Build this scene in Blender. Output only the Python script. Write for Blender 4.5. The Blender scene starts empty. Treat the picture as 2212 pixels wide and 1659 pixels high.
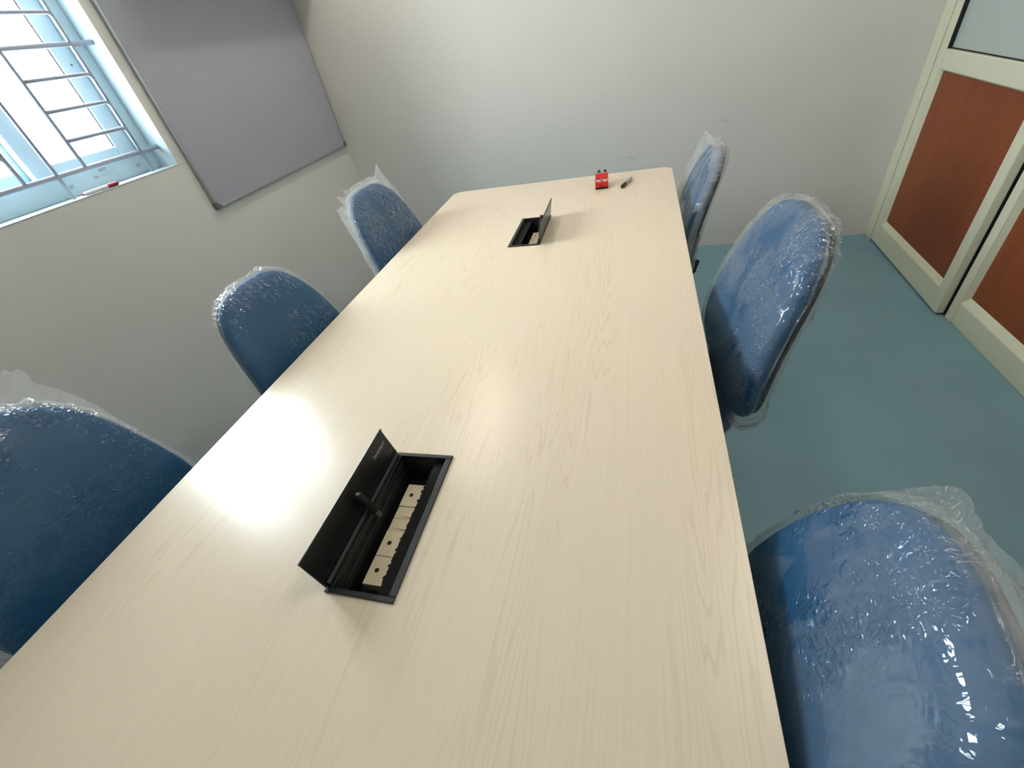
import bpy, bmesh, math, random
from mathutils import Vector, Matrix, noise
R = math.radians
sc = bpy.context.scene
col = sc.collection

# ------------------------------------------------------------------ camera, light, exposure
XL, XR, YB, YN, ZC = -1.648, 1.872, 3.193, -1.30, 2.80      # left wall, right wall, far wall, near wall, ceiling
ZT = 0.75                                                    # table top
cd = bpy.data.cameras.new('camera'); cam = bpy.data.objects.new('camera', cd); col.objects.link(cam)
cam.location = (0.43041, 0.0, 1.42421)
cam.rotation_euler = (0.87808, 0.17334, 0.22101)
cd.sensor_fit = 'HORIZONTAL'; cd.sensor_width = 36.0; cd.lens = 924.4776 / 2212 * 36.0
cd.clip_start = 0.01
sc.camera = cam

w = bpy.data.worlds.new('sky'); sc.world = w; w.use_nodes = True
bg = w.node_tree.nodes['Background']
bg.inputs[0].default_value = (1.0, 0.965, 0.985, 1); bg.inputs[1].default_value = 36.0

pl = bpy.data.lights.new('window_portal', 'AREA'); pl.shape = 'RECTANGLE'; pl.size = 0.95; pl.size_y = 1.15
pl.cycles.is_portal = True
po = bpy.data.objects.new('window_portal', pl); col.objects.link(po)
po.location = (XL - 0.26, 1.328, 1.78); po.rotation_euler = (0, R(-90), 0)   # -Z of the lamp faces +X

sc.view_settings.view_transform = 'Standard'; sc.view_settings.look = 'None'
sc.view_settings.gamma = 1.0; sc.view_settings.use_curve_mapping = False
sc.view_settings.exposure = 0.40
LAMP = 17.0

# ------------------------------------------------------------------ helpers
def new_mat(name):
    m = bpy.data.materials.new(name); m.use_nodes = True
    nt = m.node_tree; b = nt.nodes['Principled BSDF']
    return m, nt, b
def N(nt, t, **kw):
    n = nt.nodes.new(t)
    for k, v in kw.items():
        if k in n.inputs: n.inputs[k].default_value = v
        else: setattr(n, k, v)
    return n
def ramp(nt, stops):
    n = nt.nodes.new('ShaderNodeValToRGB'); e = n.color_ramp.elements
    while len(e) < len(stops): e.new(0.5)
    for i, (p, c) in enumerate(stops):
        e[i].position = p; e[i].color = c if len(c) == 4 else (*c, 1)
    return n
def srgb(r, g, b):
    f = lambda c: (c / 12.92) if c <= 0.04045 else ((c + 0.055) / 1.055) ** 2.4
    return (f(r / 255), f(g / 255), f(b / 255), 1)
def simple(name, c, rough=0.5, metal=0.0, bump=0.0, bscale=200.0, var=0.0, vscale=8.0, coat=0.0):
    m, nt, b = new_mat(name)
    b.inputs['Base Color'].default_value = c; b.inputs['Roughness'].default_value = rough
    b.inputs['Metallic'].default_value = metal; b.inputs['Coat Weight'].default_value = coat
    tc = N(nt, 'ShaderNodeTexCoord')
    if var > 0:
        no = N(nt, 'ShaderNodeTexNoise', Scale=vscale, Detail=5.0)
        nt.links.new(tc.outputs['Object'], no.inputs['Vector'])
        r = ramp(nt, [(0.3, tuple(x * (1 - var) for x in c[:3])), (0.7, tuple(min(1, x * (1 + var)) for x in c[:3]))])
        nt.links.new(no.outputs['Fac'], r.inputs['Fac']); nt.links.new(r.outputs['Color'], b.inputs['Base Color'])
    if bump > 0:
        no = N(nt, 'ShaderNodeTexNoise', Scale=bscale, Detail=3.0)
        nt.links.new(tc.outputs['Object'], no.inputs['Vector'])
        bp = N(nt, 'ShaderNodeBump', Strength=bump, Distance=0.002)
        nt.links.new(no.outputs['Fac'], bp.inputs['Height']); nt.links.new(bp.outputs['Normal'], b.inputs['Normal'])
    return m
M = {}
M['wall'] = simple('wall_paint', (0.715, 0.695, 0.665, 1), 0.6, bump=0.12, bscale=90, var=0.025, vscale=1.6)
M['ceil'] = simple('ceiling_paint', (0.72, 0.72, 0.70, 1), 0.8, bump=0.1)
M['reveal'] = simple('reveal_paint', (0.46, 0.535, 0.56, 1), 0.6, bump=0.1, bscale=60)  # white paint tinted cyan: the sky light on it is put into the colour
M['alum'] = simple('cream_aluminium', (0.72, 0.72, 0.56, 1), 0.35, bump=0.05, bscale=500)
M['pvc'] = simple('window_pvc', (0.46, 0.60, 0.66, 1), 0.3, bump=0.05, bscale=40, var=0.05, vscale=9)
M['bar'] = simple('painted_iron', (0.36, 0.39, 0.47, 1), 0.45, bump=0.2, bscale=160)
M['black'] = simple('black_powdercoat', (0.010, 0.011, 0.012, 1), 0.42, bump=0.1, bscale=600)
M['blackmetal'] = simple('black_brushed_metal', (0.03, 0.03, 0.03, 1), 0.28, metal=0.6, bump=0.06, bscale=500)
M['blackpl'] = simple('black_plastic', (0.012, 0.012, 0.013, 1), 0.4, bump=0.15, bscale=400)
M['rubber'] = simple('black_rubber', (0.008, 0.008, 0.008, 1), 0.7, bump=0.1)
M['silver'] = simple('silver_metal', (0.55, 0.55, 0.54, 1), 0.3, metal=0.9, bump=0.03)
M['boardframe'] = simple('anodised_frame', (0.42, 0.43, 0.44, 1), 0.35, metal=0.7, bump=0.03)
M['corner'] = simple('grey_corner_plastic', (0.13, 0.14, 0.14, 1), 0.5, bump=0.1)
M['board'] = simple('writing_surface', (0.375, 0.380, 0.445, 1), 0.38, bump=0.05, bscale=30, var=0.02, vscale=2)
M['socket'] = simple('ivory_socket_plastic', (0.90, 0.76, 0.54, 1), 0.35, bump=0.04)
M['hole'] = simple('socket_hole', (0.02, 0.015, 0.012, 1), 0.6, bump=0.05)
M['red'] = simple('red_plastic', (0.62, 0.012, 0.014, 1), 0.3, bump=0.05)
M['felt'] = simple('black_felt', (0.006, 0.006, 0.006, 1), 0.95, bump=0.4, bscale=900)
M['penwhite'] = simple('white_pen_barrel', (0.72, 0.71, 0.68, 1), 0.3, var=0.06, vscale=60)
M['pengrey'] = simple('grey_printed_barrel', (0.45, 0.43, 0.41, 1), 0.3, var=0.35, vscale=160)
M['pencapred'] = simple('crimson_cap', (0.30, 0.008, 0.035, 1), 0.3, bump=0.05)
M['ink'] = simple('pale_blue_print', (0.10, 0.15, 0.22, 1), 0.6)
M['logo'] = simple('grey_logo_print', (0.42, 0.40, 0.40, 1), 0.5)
M['steel'] = simple('chrome_steel', (0.5, 0.5, 0.5, 1), 0.25, metal=1.0)
M['mark'] = simple('pencil_mark', (0.36, 0.37, 0.37, 1), 0.8)

# vinyl floor
m, nt, b = new_mat('teal_vinyl_floor'); M['floor'] = m
tc = N(nt, 'ShaderNodeTexCoord'); no = N(nt, 'ShaderNodeTexNoise', Scale=2.2, Detail=8.0)
nt.links.new(tc.outputs['Object'], no.inputs['Vector'])
r = ramp(nt, [(0.3, (0.185, 0.330, 0.405)), (0.7, (0.220, 0.380, 0.460))])
nt.links.new(no.outputs['Fac'], r.inputs['Fac']); nt.links.new(r.outputs['Color'], b.inputs['Base Color'])
b.inputs['Roughness'].default_value = 0.45
n2 = N(nt, 'ShaderNodeTexNoise', Scale=350.0, Detail=2.0); nt.links.new(tc.outputs['Object'], n2.inputs['Vector'])
bp = N(nt, 'ShaderNodeBump', Strength=0.12, Distance=0.001); nt.links.new(n2.outputs['Fac'], bp.inputs['Height'])
nt.links.new(bp.outputs['Normal'], b.inputs['Normal'])

# table laminate: pale maple with long grain along Y
m, nt, b = new_mat('pale_maple_laminate'); M['wood'] = m
tc = N(nt, 'ShaderNodeTexCoord')
mp = N(nt, 'ShaderNodeMapping'); mp.inputs['Scale'].default_value = (9.0, 0.55, 1.0); mp.inputs['Rotation'].default_value = (0, 0, R(-3))
nt.links.new(tc.outputs['Object'], mp.inputs['Vector'])
n1 = N(nt, 'ShaderNodeTexNoise', Scale=1.0, Detail=3.0, Roughness=0.5); nt.links.new(mp.outputs['Vector'], n1.inputs['Vector'])
mu = N(nt, 'ShaderNodeMath', operation='MULTIPLY'); mu.inputs[1].default_value = 150.0; nt.links.new(n1.outputs['Fac'], mu.inputs[0])
sn = N(nt, 'ShaderNodeMath', operation='SINE'); nt.links.new(mu.outputs[0], sn.inputs[0])
mp2 = N(nt, 'ShaderNodeMapping'); mp2.inputs['Scale'].default_value = (260.0, 2.2, 1.0); mp2.inputs['Rotation'].default_value = (0, 0, R(-3))
nt.links.new(tc.outputs['Object'], mp2.inputs['Vector'])
n2 = N(nt, 'ShaderNodeTexNoise', Scale=1.0, Detail=4.0, Roughness=0.6); nt.links.new(mp2.outputs['Vector'], n2.inputs['Vector'])
mp3 = N(nt, 'ShaderNodeMapping'); mp3.inputs['Scale'].default_value = (5.0, 0.8, 1.0)
nt.links.new(tc.outputs['Object'], mp3.inputs['Vector'])
n3 = N(nt, 'ShaderNodeTexNoise', Scale=1.0, Detail=2.0); nt.links.new(mp3.outputs['Vector'], n3.inputs['Vector'])
# ring lines only where the patch noise lets them through
r1 = ramp(nt, [(0.55, (0, 0, 0)), (1.0, (1, 1, 1))]); nt.links.new(sn.outputs[0], r1.inputs['Fac'])
r3 = ramp(nt, [(0.46, (0, 0, 0)), (0.62, (1, 1, 1))]); nt.links.new(n3.outputs['Fac'], r3.inputs['Fac'])
mm = N(nt, 'ShaderNodeMath', operation='MULTIPLY'); nt.links.new(r1.outputs['Color'], mm.inputs[0]); nt.links.new(r3.outputs['Color'], mm.inputs[1])
r2 = ramp(nt, [(0.3, (0.755, 0.625, 0.478)), (0.7, (0.790, 0.670, 0.528))]); nt.links.new(n2.outputs['Fac'], r2.inputs['Fac'])
mx = N(nt, 'ShaderNodeMixRGB', blend_type='MIX'); nt.links.new(r2.outputs['Color'], mx.inputs['Color1'])
mx.inputs['Color2'].default_value = (0.675, 0.545, 0.395, 1)
mf = N(nt, 'ShaderNodeMath', operation='MULTIPLY'); mf.inputs[1].default_value = 0.55; nt.links.new(mm.outputs[0], mf.inputs[0])
nt.links.new(mf.outputs[0], mx.inputs['Fac']); nt.links.new(mx.outputs['Color'], b.inputs['Base Color'])
b.inputs['Roughness'].default_value = 0.25
bp = N(nt, 'ShaderNodeBump', Strength=0.10, Distance=0.0008); nt.links.new(n2.outputs['Fac'], bp.inputs['Height'])
nt.links.new(bp.outputs['Normal'], b.inputs['Normal'])

# brown laminate of the partition panels
m, nt, b = new_mat('brown_laminate'); M['brown'] = m
tc = N(nt, 'ShaderNodeTexCoord'); mp = N(nt, 'ShaderNodeMapping'); mp.inputs['Scale'].default_value = (14, 14, 1.2)
nt.links.new(tc.outputs['Object'], mp.inputs['Vector'])
no = N(nt, 'ShaderNodeTexNoise', Scale=1.0, Detail=4.0); nt.links.new(mp.outputs['Vector'], no.inputs['Vector'])
r = ramp(nt, [(0.3, (0.215, 0.045, 0.009)), (0.7, (0.275, 0.060, 0.012))]); nt.links.new(no.outputs['Fac'], r.inputs['Fac'])
nt.links.new(r.outputs['Color'], b.inputs['Base Color']); b.inputs['Roughness'].default_value = 0.5

# frosted glass
m, nt, b = new_mat('frosted_glass'); M['frost'] = m
b.inputs['Base Color'].default_value = (0.62, 0.68, 0.66, 1); b.inputs['Roughness'].default_value = 0.45
b.inputs['Transmission Weight'].default_value = 0.25
tc = N(nt, 'ShaderNodeTexCoord'); no = N(nt, 'ShaderNodeTexNoise', Scale=500.0); nt.links.new(tc.outputs['Object'], no.inputs['Vector'])
bp = N(nt, 'ShaderNodeBump', Strength=0.15, Distance=0.001); nt.links.new(no.outputs['Fac'], bp.inputs['Height']); nt.links.new(bp.outputs['Normal'], b.inputs['Normal'])

def schlick(nt, ior, normal=None):
    """Schlick reflectance, the same for both sides of a thin sheet"""
    f0 = ((ior - 1) / (ior + 1)) ** 2
    lw = N(nt, 'ShaderNodeLayerWeight', Blend=0.5)
    if normal is not None: nt.links.new(normal, lw.inputs['Normal'])
    p = N(nt, 'ShaderNodeMath', operation='POWER'); p.inputs[1].default_value = 5.0; nt.links.new(lw.outputs['Facing'], p.inputs[0])
    a = N(nt, 'ShaderNodeMath', operation='MULTIPLY_ADD'); a.inputs[1].default_value = 1 - f0; a.inputs[2].default_value = f0
    nt.links.new(p.outputs[0], a.inputs[0])
    return a
# clear window pane
m = bpy.data.materials.new('clear_glass'); m.use_nodes = True; nt = m.node_tree; nt.nodes.remove(nt.nodes['Principled BSDF']); M['glass'] = m
out = nt.nodes['Material Output']; tr = N(nt, 'ShaderNodeBsdfTransparent'); tr.inputs[0].default_value = (0.87, 0.95, 0.96, 1)
gl = N(nt, 'ShaderNodeBsdfGlossy', Roughness=0.02); fr = schlick(nt, 1.45)
mix = N(nt, 'ShaderNodeMixShader'); nt.links.new(fr.outputs[0], mix.inputs[0]); nt.links.new(tr.outputs[0], mix.inputs[1]); nt.links.new(gl.outputs[0], mix.inputs[2])
nt.links.new(mix.outputs[0], out.inputs[0])

# blue upholstery
M['blue'] = simple('blue_upholstery', (0.0004, 0.078, 0.200, 1), 0.55, bump=0.15, bscale=700, var=0.06, vscale=30)

# crinkled polythene film
def film(name, seed, milk_lo, milk_hi, thr=0.5, wide=0.02, ior=1.42, cr=0.44):
    m = bpy.data.materials.new(name); m.use_nodes = True; nt = m.node_tree; nt.nodes.remove(nt.nodes['Principled BSDF'])
    out = nt.nodes['Material Output']; tc = N(nt, 'ShaderNodeTexCoord')
    mp = N(nt, 'ShaderNodeMapping'); mp.inputs['Location'].default_value = (seed * 3.1, seed * 1.7, seed * 2.3)
    nt.links.new(tc.outputs['Object'], mp.inputs['Vector'])
    # crinkles: creased ridges, present in patches
    n1 = N(nt, 'ShaderNodeTexNoise', Scale=52.0, Detail=1.0, Distortion=1.0); nt.links.new(mp.outputs['Vector'], n1.inputs['Vector'])
    sb = N(nt, 'ShaderNodeMath', operation='SUBTRACT'); sb.inputs[1].default_value = 0.5; nt.links.new(n1.outputs['Fac'], sb.inputs[0])
    ab = N(nt, 'ShaderNodeMath', operation='ABSOLUTE'); nt.links.new(sb.outputs[0], ab.inputs[0])
    pa = N(nt, 'ShaderNodeTexNoise', Scale=6.0, Detail=3.0); nt.links.new(mp.outputs['Vector'], pa.inputs['Vector'])
    pr = ramp(nt, [(cr, (0.05, 0.05, 0.05)), (cr + 0.12, (1, 1, 1))]); nt.links.new(pa.outputs['Fac'], pr.inputs['Fac'])
    hm = N(nt, 'ShaderNodeMath', operation='MULTIPLY'); nt.links.new(ab.outputs[0], hm.inputs[0]); nt.links.new(pr.outputs['Color'], hm.inputs[1])
    bp = N(nt, 'ShaderNodeBump', Strength=1.0, Distance=0.020); nt.links.new(hm.outputs[0], bp.inputs['Height'])
    tr = N(nt, 'ShaderNodeBsdfTransparent'); tr.inputs[0].default_value = (0.97, 0.97, 0.97, 1)
    gl = N(nt, 'ShaderNodeBsdfGlossy', Roughness=0.035); gl.inputs[0].default_value = (0.95, 0.95, 0.95, 1)
    nt.links.new(bp.outputs['Normal'], gl.inputs['Normal'])
    fr = schlick(nt, ior, bp.outputs['Normal'])
    fm = N(nt, 'ShaderNodeMath', operation='MINIMUM'); fm.inputs[1].default_value = 0.5
    nt.links.new(fr.outputs[0], fm.inputs[0])
    m1 = N(nt, 'ShaderNodeMixShader'); nt.links.new(fm.outputs[0], m1.inputs[0]); nt.links.new(tr.outputs[0], m1.inputs[1]); nt.links.new(gl.outputs[0], m1.inputs[2])
    # milky scatter, stronger where the film stands off the cloth
    ml = N(nt, 'ShaderNodeTexNoise', Scale=4.0, Detail=6.0, Roughness=0.6, Distortion=0.8)
    mp2 = N(nt, 'ShaderNodeMapping'); mp2.inputs['Location'].default_value = (seed, seed * 2.9, seed * 0.7); mp2.inputs['Scale'].default_value = (1.0, 1.6, 0.7)
    nt.links.new(tc.outputs['Object'], mp2.inputs['Vector']); nt.links.new(mp2.outputs['Vector'], ml.inputs['Vector'])
    mr = ramp(nt, [(thr - wide, (milk_lo,) * 3), (thr + wide, (milk_hi,) * 3)]); nt.links.new(ml.outputs['Fac'], mr.inputs['Fac'])
    df = N(nt, 'ShaderNodeBsdfDiffuse'); df.inputs[0].default_value = (0.82, 0.83, 0.84, 1)
    tl = N(nt, 'ShaderNodeBsdfTranslucent'); tl.inputs[0].default_value = (0.82, 0.83, 0.84, 1)
    ad = N(nt, 'ShaderNodeMixShader'); ad.inputs[0].default_value = 0.4
    nt.links.new(df.outputs[0], ad.inputs[1]); nt.links.new(tl.outputs[0], ad.inputs[2])
    m2 = N(nt, 'ShaderNodeMixShader'); nt.links.new(mr.outputs['Color'], m2.inputs[0]); nt.links.new(m1.outputs[0], m2.inputs[1]); nt.links.new(ad.outputs[0], m2.inputs[2])
    nt.links.new(m2.outputs[0], out.inputs[0])
    return m

def link(name, me, mat, parent=None, smooth=False):
    o = bpy.data.objects.new(name, me); col.objects.link(o)
    if mat is not None: me.materials.append(mat)
    if parent is not None: o.parent = parent
    if smooth:
        for p in me.polygons: p.use_smooth = True
    return o
def from_bm(name, bm, mat, parent=None, smooth=False):
    me = bpy.data.meshes.new(name); bmesh.ops.recalc_face_normals(bm, faces=bm.faces[:]); bm.to_mesh(me); bm.free()
    return link(name, me, mat, parent, smooth)
def bbox(bm, x0, x1, y0, y1, z0, z1, bev=0.0, mtx=None):
    r = bmesh.ops.create_cube(bm, size=1.0); vs = r['verts']
    for v in vs:
        v.co = Vector((x0 + (v.co.x + .5) * (x1 - x0), y0 + (v.co.y + .5) * (y1 - y0), z0 + (v.co.z + .5) * (z1 - z0)))
    if bev > 0:
        es = list({e for v in vs for e in v.link_edges})
        g = bmesh.ops.bevel(bm, geom=es, offset=bev, segments=2, affect='EDGES', profile=0.5)
        vs = list({v for f in g['faces'] for v in f.verts} | {v for v in vs if v.is_valid})
    if mtx is not None:
        for v in vs: v.co = mtx @ v.co
    return vs
def box(name, x0, x1, y0, y1, z0, z1, mat, parent=None, bev=0.0):
    bm = bmesh.new(); bbox(bm, x0, x1, y0, y1, z0, z1, bev); return from_bm(name, bm, mat, parent)
def bcyl(bm, p0, p1, r0, r1=None, seg=16, cap=True):
    p0 = Vector(p0); p1 = Vector(p1); r1 = r0 if r1 is None else r1
    d = (p1 - p0); q = d.to_track_quat('Z', 'Y').to_matrix()
    a = [bm.verts.new(p0 + q @ Vector((r0 * math.cos(2 * math.pi * i / seg), r0 * math.sin(2 * math.pi * i / seg), 0))) for i in range(seg)]
    c = [bm.verts.new(p1 + q @ Vector((r1 * math.cos(2 * math.pi * i / seg), r1 * math.sin(2 * math.pi * i / seg), 0))) for i in range(seg)]
    for i in range(seg): bm.faces.new((a[i], a[(i + 1) % seg], c[(i + 1) % seg], c[i]))
    if cap: bm.faces.new(a[::-1]); bm.faces.new(c)
def blathe(bm, p0, p1, prof, seg=20):
    """prof: list of (t along axis 0..1, radius)"""
    p0 = Vector(p0); p1 = Vector(p1); q = (p1 - p0).to_track_quat('Z', 'Y').to_matrix(); rings = []
    for t, r in prof:
        c = p0.lerp(p1, t)
        rings.append([bm.verts.new(c + q @ Vector((r * math.cos(2 * math.pi * i / seg), r * math.sin(2 * math.pi * i / seg), 0))) for i in range(seg)])
    for a, b in zip(rings, rings[1:]):
        for i in range(seg): bm.faces.new((a[i], a[(i + 1) % seg], b[(i + 1) % seg], b[i]))
    bm.faces.new(rings[0][::-1]); bm.faces.new(rings[-1])
def btube(bm, pts, rad, seg=10):
    pts = [Vector(p) for p in pts]; rings = []
    for i, p in enumerate(pts):
        t = (pts[min(i + 1, len(pts) - 1)] - pts[max(i - 1, 0)]).normalized()
        q = t.to_track_quat('Z', 'Y').to_matrix()
        rings.append([bm.verts.new(p + q @ Vector((rad * math.cos(2 * math.pi * k / seg), rad * math.sin(2 * math.pi * k / seg), 0))) for k in range(seg)])
    for a, b in zip(rings, rings[1:]):
        best = min(range(seg), key=lambda s: sum((a[k].co - b[(k + s) % seg].co).length for k in range(seg)))
        for k in range(seg): bm.faces.new((a[k], a[(k + 1) % seg], b[(k + 1 + best) % seg], b[(k + best) % seg]))
    bm.faces.new(rings[0][::-1]); bm.faces.new(rings[-1])
def empty(name, loc=(0, 0, 0), rz=0.0):
    o = bpy.data.objects.new(name, None); col.objects.link(o); o.location = loc; o.rotation_euler = (0, 0, rz)
    o.empty_display_size = 0.1
    return o
def tag(o, label=None, cat=None, group=None, kind=None):
    if label: o['label'] = label
    if cat: o['category'] = cat
    if group: o['group'] = group
    if kind: o['kind'] = kind
    return o
def struct(o): o['kind'] = 'structure'; return o
def curve_mesh(cu):
    o = bpy.data.objects.new('tmp', cu); col.objects.link(o)
    dg = bpy.context.evaluated_depsgraph_get(); me = bpy.data.meshes.new_from_object(o.evaluated_get(dg))
    bpy.data.objects.remove(o); bpy.data.curves.remove(cu); me.materials.clear()
    return me
def text_mesh(s, size, depth=0.0002, shear=0.0, spacing=1.0, width=1.0):
    cu = bpy.data.curves.new('txt', 'FONT'); cu.body = s; cu.size = size; cu.extrude = depth; cu.shear = shear
    cu.space_character = spacing; cu.align_x = 'CENTER'; cu.align_y = 'CENTER'; cu.resolution_u = 3
    me = curve_mesh(cu)
    if width != 1.0:
        for v in me.vertices: v.co.x *= width
    return me

# ------------------------------------------------------------------ room shell
T = 0.20
struct(box('floor', XL - T, 3.4, YN - T, YB + T, -0.10, 0.0, M['floor']))
struct(box('ceiling', XL - T, 3.4, YN - T, YB + T, ZC, ZC + 0.10, M['ceil']))
struct(box('wall_back', XL - T, 3.4, YB, YB + T, 0.0, ZC, M['wall']))
struct(box('wall_front', XL - T, 3.4, YN - T, YN, 0.0, ZC, M['wall']))
struct(box('wall_corridor', 3.2, 3.4, YN, YB, 0.0, ZC, M['wall']))
# left wall with the window opening
WY0, WY1, WZ0, WZ1 = 0.853, 1.803, 1.209, 2.35
TW = 0.26
bm = bmesh.new()
bbox(bm, XL - TW, XL, YN, WY0, 0, ZC); bbox(bm, XL - TW, XL, WY1, YB, 0, ZC)
bbox(bm, XL - TW, XL, WY0, WY1, 0, WZ0); bbox(bm, XL - TW, XL, WY0, WY1, WZ1, ZC)
wl = struct(from_bm('wall_left', bm, M['wall']))
# painted reveal lining (thin plaster skin inside the opening)
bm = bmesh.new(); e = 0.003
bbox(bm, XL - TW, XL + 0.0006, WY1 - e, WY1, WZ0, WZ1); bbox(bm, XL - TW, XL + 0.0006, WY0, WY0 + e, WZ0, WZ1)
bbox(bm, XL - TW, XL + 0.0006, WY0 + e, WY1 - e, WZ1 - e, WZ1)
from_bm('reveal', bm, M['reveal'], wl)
# sill: slightly uneven front lip
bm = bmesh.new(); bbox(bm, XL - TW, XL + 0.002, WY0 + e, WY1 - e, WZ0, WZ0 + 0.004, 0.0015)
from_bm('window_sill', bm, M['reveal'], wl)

# faint marks on the far wall
for (x, z, l, a) in ((0.934, 0.779, 0.05, 20), (0.366, 0.644, 0.07, -4), (0.40, 0.632, 0.05, 3)):
    bm = bmesh.new(); pts = [(x + l * (t - .5) * math.cos(R(a)), YB - 0.0004, z - l * (t - .5) * math.sin(R(a)) + 0.006 * math.sin(t * 3.1)) for t in [i / 8 for i in range(9)]]
    btube(bm, pts, 0.0009, 5); from_bm('scuff_mark', bm, M['mark'], bpy.data.objects['wall_back'])

# ------------------------------------------------------------------ window
win = struct(empty('window_1', (XL - 0.13, 1.328, WZ0)))
def wbox(name, x0, x1, y0, y1, z0, z1, mat=None, parent=None, bev=0.003):
    o = box(name, x0 - win.location.x, x1 - win.location.x, y0 - win.location.y, y1 - win.location.y, z0 - win.location.z, z1 - win.location.z, mat or M['pvc'], parent or win, bev)
    return o
fy0, fy1, fz0, fz1 = WY0 + e, WY1 - e, WZ0 + 0.004, WZ1 - e
FX1, FX0 = XL - 0.10, XL - 0.20
wbox('frame_rail', FX0, FX1, fy0, fy1, fz0, 1.292)
wbox('frame_rail', FX0, FX1, fy0, fy1, fz1 - 0.07, fz1)
wbox('frame_stile', FX0, FX1 + 0.002, fy1 - 0.055, fy1, 1.292, fz1 - 0.07)
wbox('frame_stile', FX0, FX1 + 0.002, fy0, fy0 + 0.055, 1.292, fz1 - 0.07)
def sash(y0, y1, x1):
    s = empty('sash', (x1 - win.location.x, (y0 + y1) / 2 - win.location.y, 0)); s.parent = win
    def sb(name, a0, a1, b0, b1, c0, c1, mat, bev):
        box(name, a0 - x1, a1 - x1, b0 - (y0 + y1) / 2, b1 - (y0 + y1) / 2, c0 - win.location.z, c1 - win.location.z, mat, s, bev)
    z0, z1 = 1.293, fz1 - 0.071; sw = 0.078; x0 = x1 - 0.035
    sb('sash_stile', x0, x1, y0, y0 + sw, z0, z1, M['pvc'], 0.006); sb('sash_stile', x0, x1, y1 - sw, y1, z0, z1, M['pvc'], 0.006)
    sb('sash_rail', x0 + .001, x1 - .001, y0 + sw, y1 - sw, z0, z0 + 0.042, M['pvc'], 0.006); sb('sash_rail', x0 + .001, x1 - .001, y0 + sw, y1 - sw, z1 - 0.06, z1, M['pvc'], 0.006)
    for (b0, b1) in ((y0 + sw, y0 + sw + .0035), (y1 - sw - .0035, y1 - sw)):
        sb('gasket', x0 + .010, x1 - .008, b0, b1, z0 + .042, z1 - .06, M['rubber'], 0)
    sb('pane', x0 + .015, x0 + .019, y0 + sw, y1 - sw, z0 + 0.042, z1 - 0.06, M['glass'], 0)
    for zz in (1.62, 1.78):
        bm = bmesh.new(); bcyl(bm, (0, y1 - sw * .45 - (y0 + y1) / 2, zz - win.location.z), (0.0012, y1 - sw * .45 - (y0 + y1) / 2, zz - win.location.z), 0.004, seg=12)
        from_bm('screw_cap', bm, M['corner'], s)
sash(1.300, fy1 - 0.056, XL - 0.118)
sash(fy0 + 0.056, 1.362, XL - 0.156)
# printing on the protective film of the bottom rail
for s, yc, zc, h, wd in (('WEIT', 1.535, 1.271, 0.017, 0.9), ('EIT', 1.695, 1.247, 0.020, 0.9), ('EIT', 1.381, 1.247, 0.018, 0.8)):
    o = link('printed_lettering', text_mesh(s, h, 0.0002, width=wd), M['ink'], win)
    o.rotation_euler = (R(90), 0, R(90)); o.location = (FX1 + 0.0004 - win.location.x, yc - win.location.y, zc - win.location.z)
for (y0_, y1_, z_, hh) in ((1.514, 1.585, 1.259, .0012), (1.514, 1.58, 1.255, .0012), (1.514, 1.56, 1.251, .0012), (1.482, 1.503, 1.2535, .011)):
    wbox('printed_line', FX1, FX1 + 0.0004, y0_, y1_, z_ - hh / 2, z_ + hh / 2, M['pvcprint'] if 'pvcprint' in M else M['bar'], bev=0)

# window grille of welded iron bars
GX = XL - 0.05
gr = empty('window_grille', (GX, 1.328, WZ0)); tag(gr, 'grey painted iron bar grille fixed inside the window opening', 'grille')
def bar(pts, rad=0.0068):
    bm = bmesh.new(); btube(bm, [(p[0] - GX, p[1] - 1.328, p[2] - WZ0) for p in pts], rad, 8); from_bm('grille_bar', bm, M['bar'], gr, True)
ZH = [1.295 + 0.0955 * i for i in range(11)]
for y, z0 in ((1.705, WZ0 + .004), (1.329, WZ0 + .004), (0.953, WZ0 + .004), (1.445, 1.295), (1.213, 1.295)):
    bar([(GX, y, z0), (GX, y, WZ1 - .004)])
for i, z in enumerate(ZH):
    if i % 4 == 0: bar([(GX - .004, WY0 + .004, z), (GX - .004, WY1 - .004, z)], 0.0088)
    else:
        for a, b_ in ((1.445, 1.705), (0.953, 1.213)):
            pts = [(GX, a, z)] + [(GX, b_ - .018 + .018 * math.sin(t), z - .018 + .018 * math.cos(t)) for t in [R(k) for k in (0, 30, 60, 90)]]
            bar(pts)

# ------------------------------------------------------------------ whiteboard
BX = XL + 0.003; by0, by1, bz0, bz1 = 1.850, 3.168, 0.982, 1.846
wb = empty('whiteboard', (BX, (by0 + by1) / 2, bz0)); tag(wb, 'grey-lit whiteboard in a slim aluminium frame beside the window', 'whiteboard')
def wbb(name, x0, x1, y0, y1, z0, z1, mat, bev=0.0):
    return box(name, x0, x1, y0 - wb.location.y, y1 - wb.location.y, z0 - bz0, z1 - bz0, mat, wb, bev)
wbb('writing_surface', 0.002, 0.014, by0 + .006, by1 - .006, bz0 + .006, bz1 - .006, M['board'])
fw = 0.014
wbb('frame_bar', 0, 0.020, by0, by0 + fw, bz0 + .012, bz1 - .012, M['boardframe'], 0.004)
wbb('frame_bar', 0, 0.020, by1 - fw, by1, bz0 + .012, bz1 - .012, M['boardframe'], 0.004)
wbb('frame_bar', 0, 0.020, by0 + .012, by1 - .012, bz0, bz0 + fw, M['boardframe'], 0.004)
wbb('frame_bar', 0, 0.020, by0 + .012, by1 - .012, bz1 - fw, bz1, M['boardframe'], 0.004)
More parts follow.
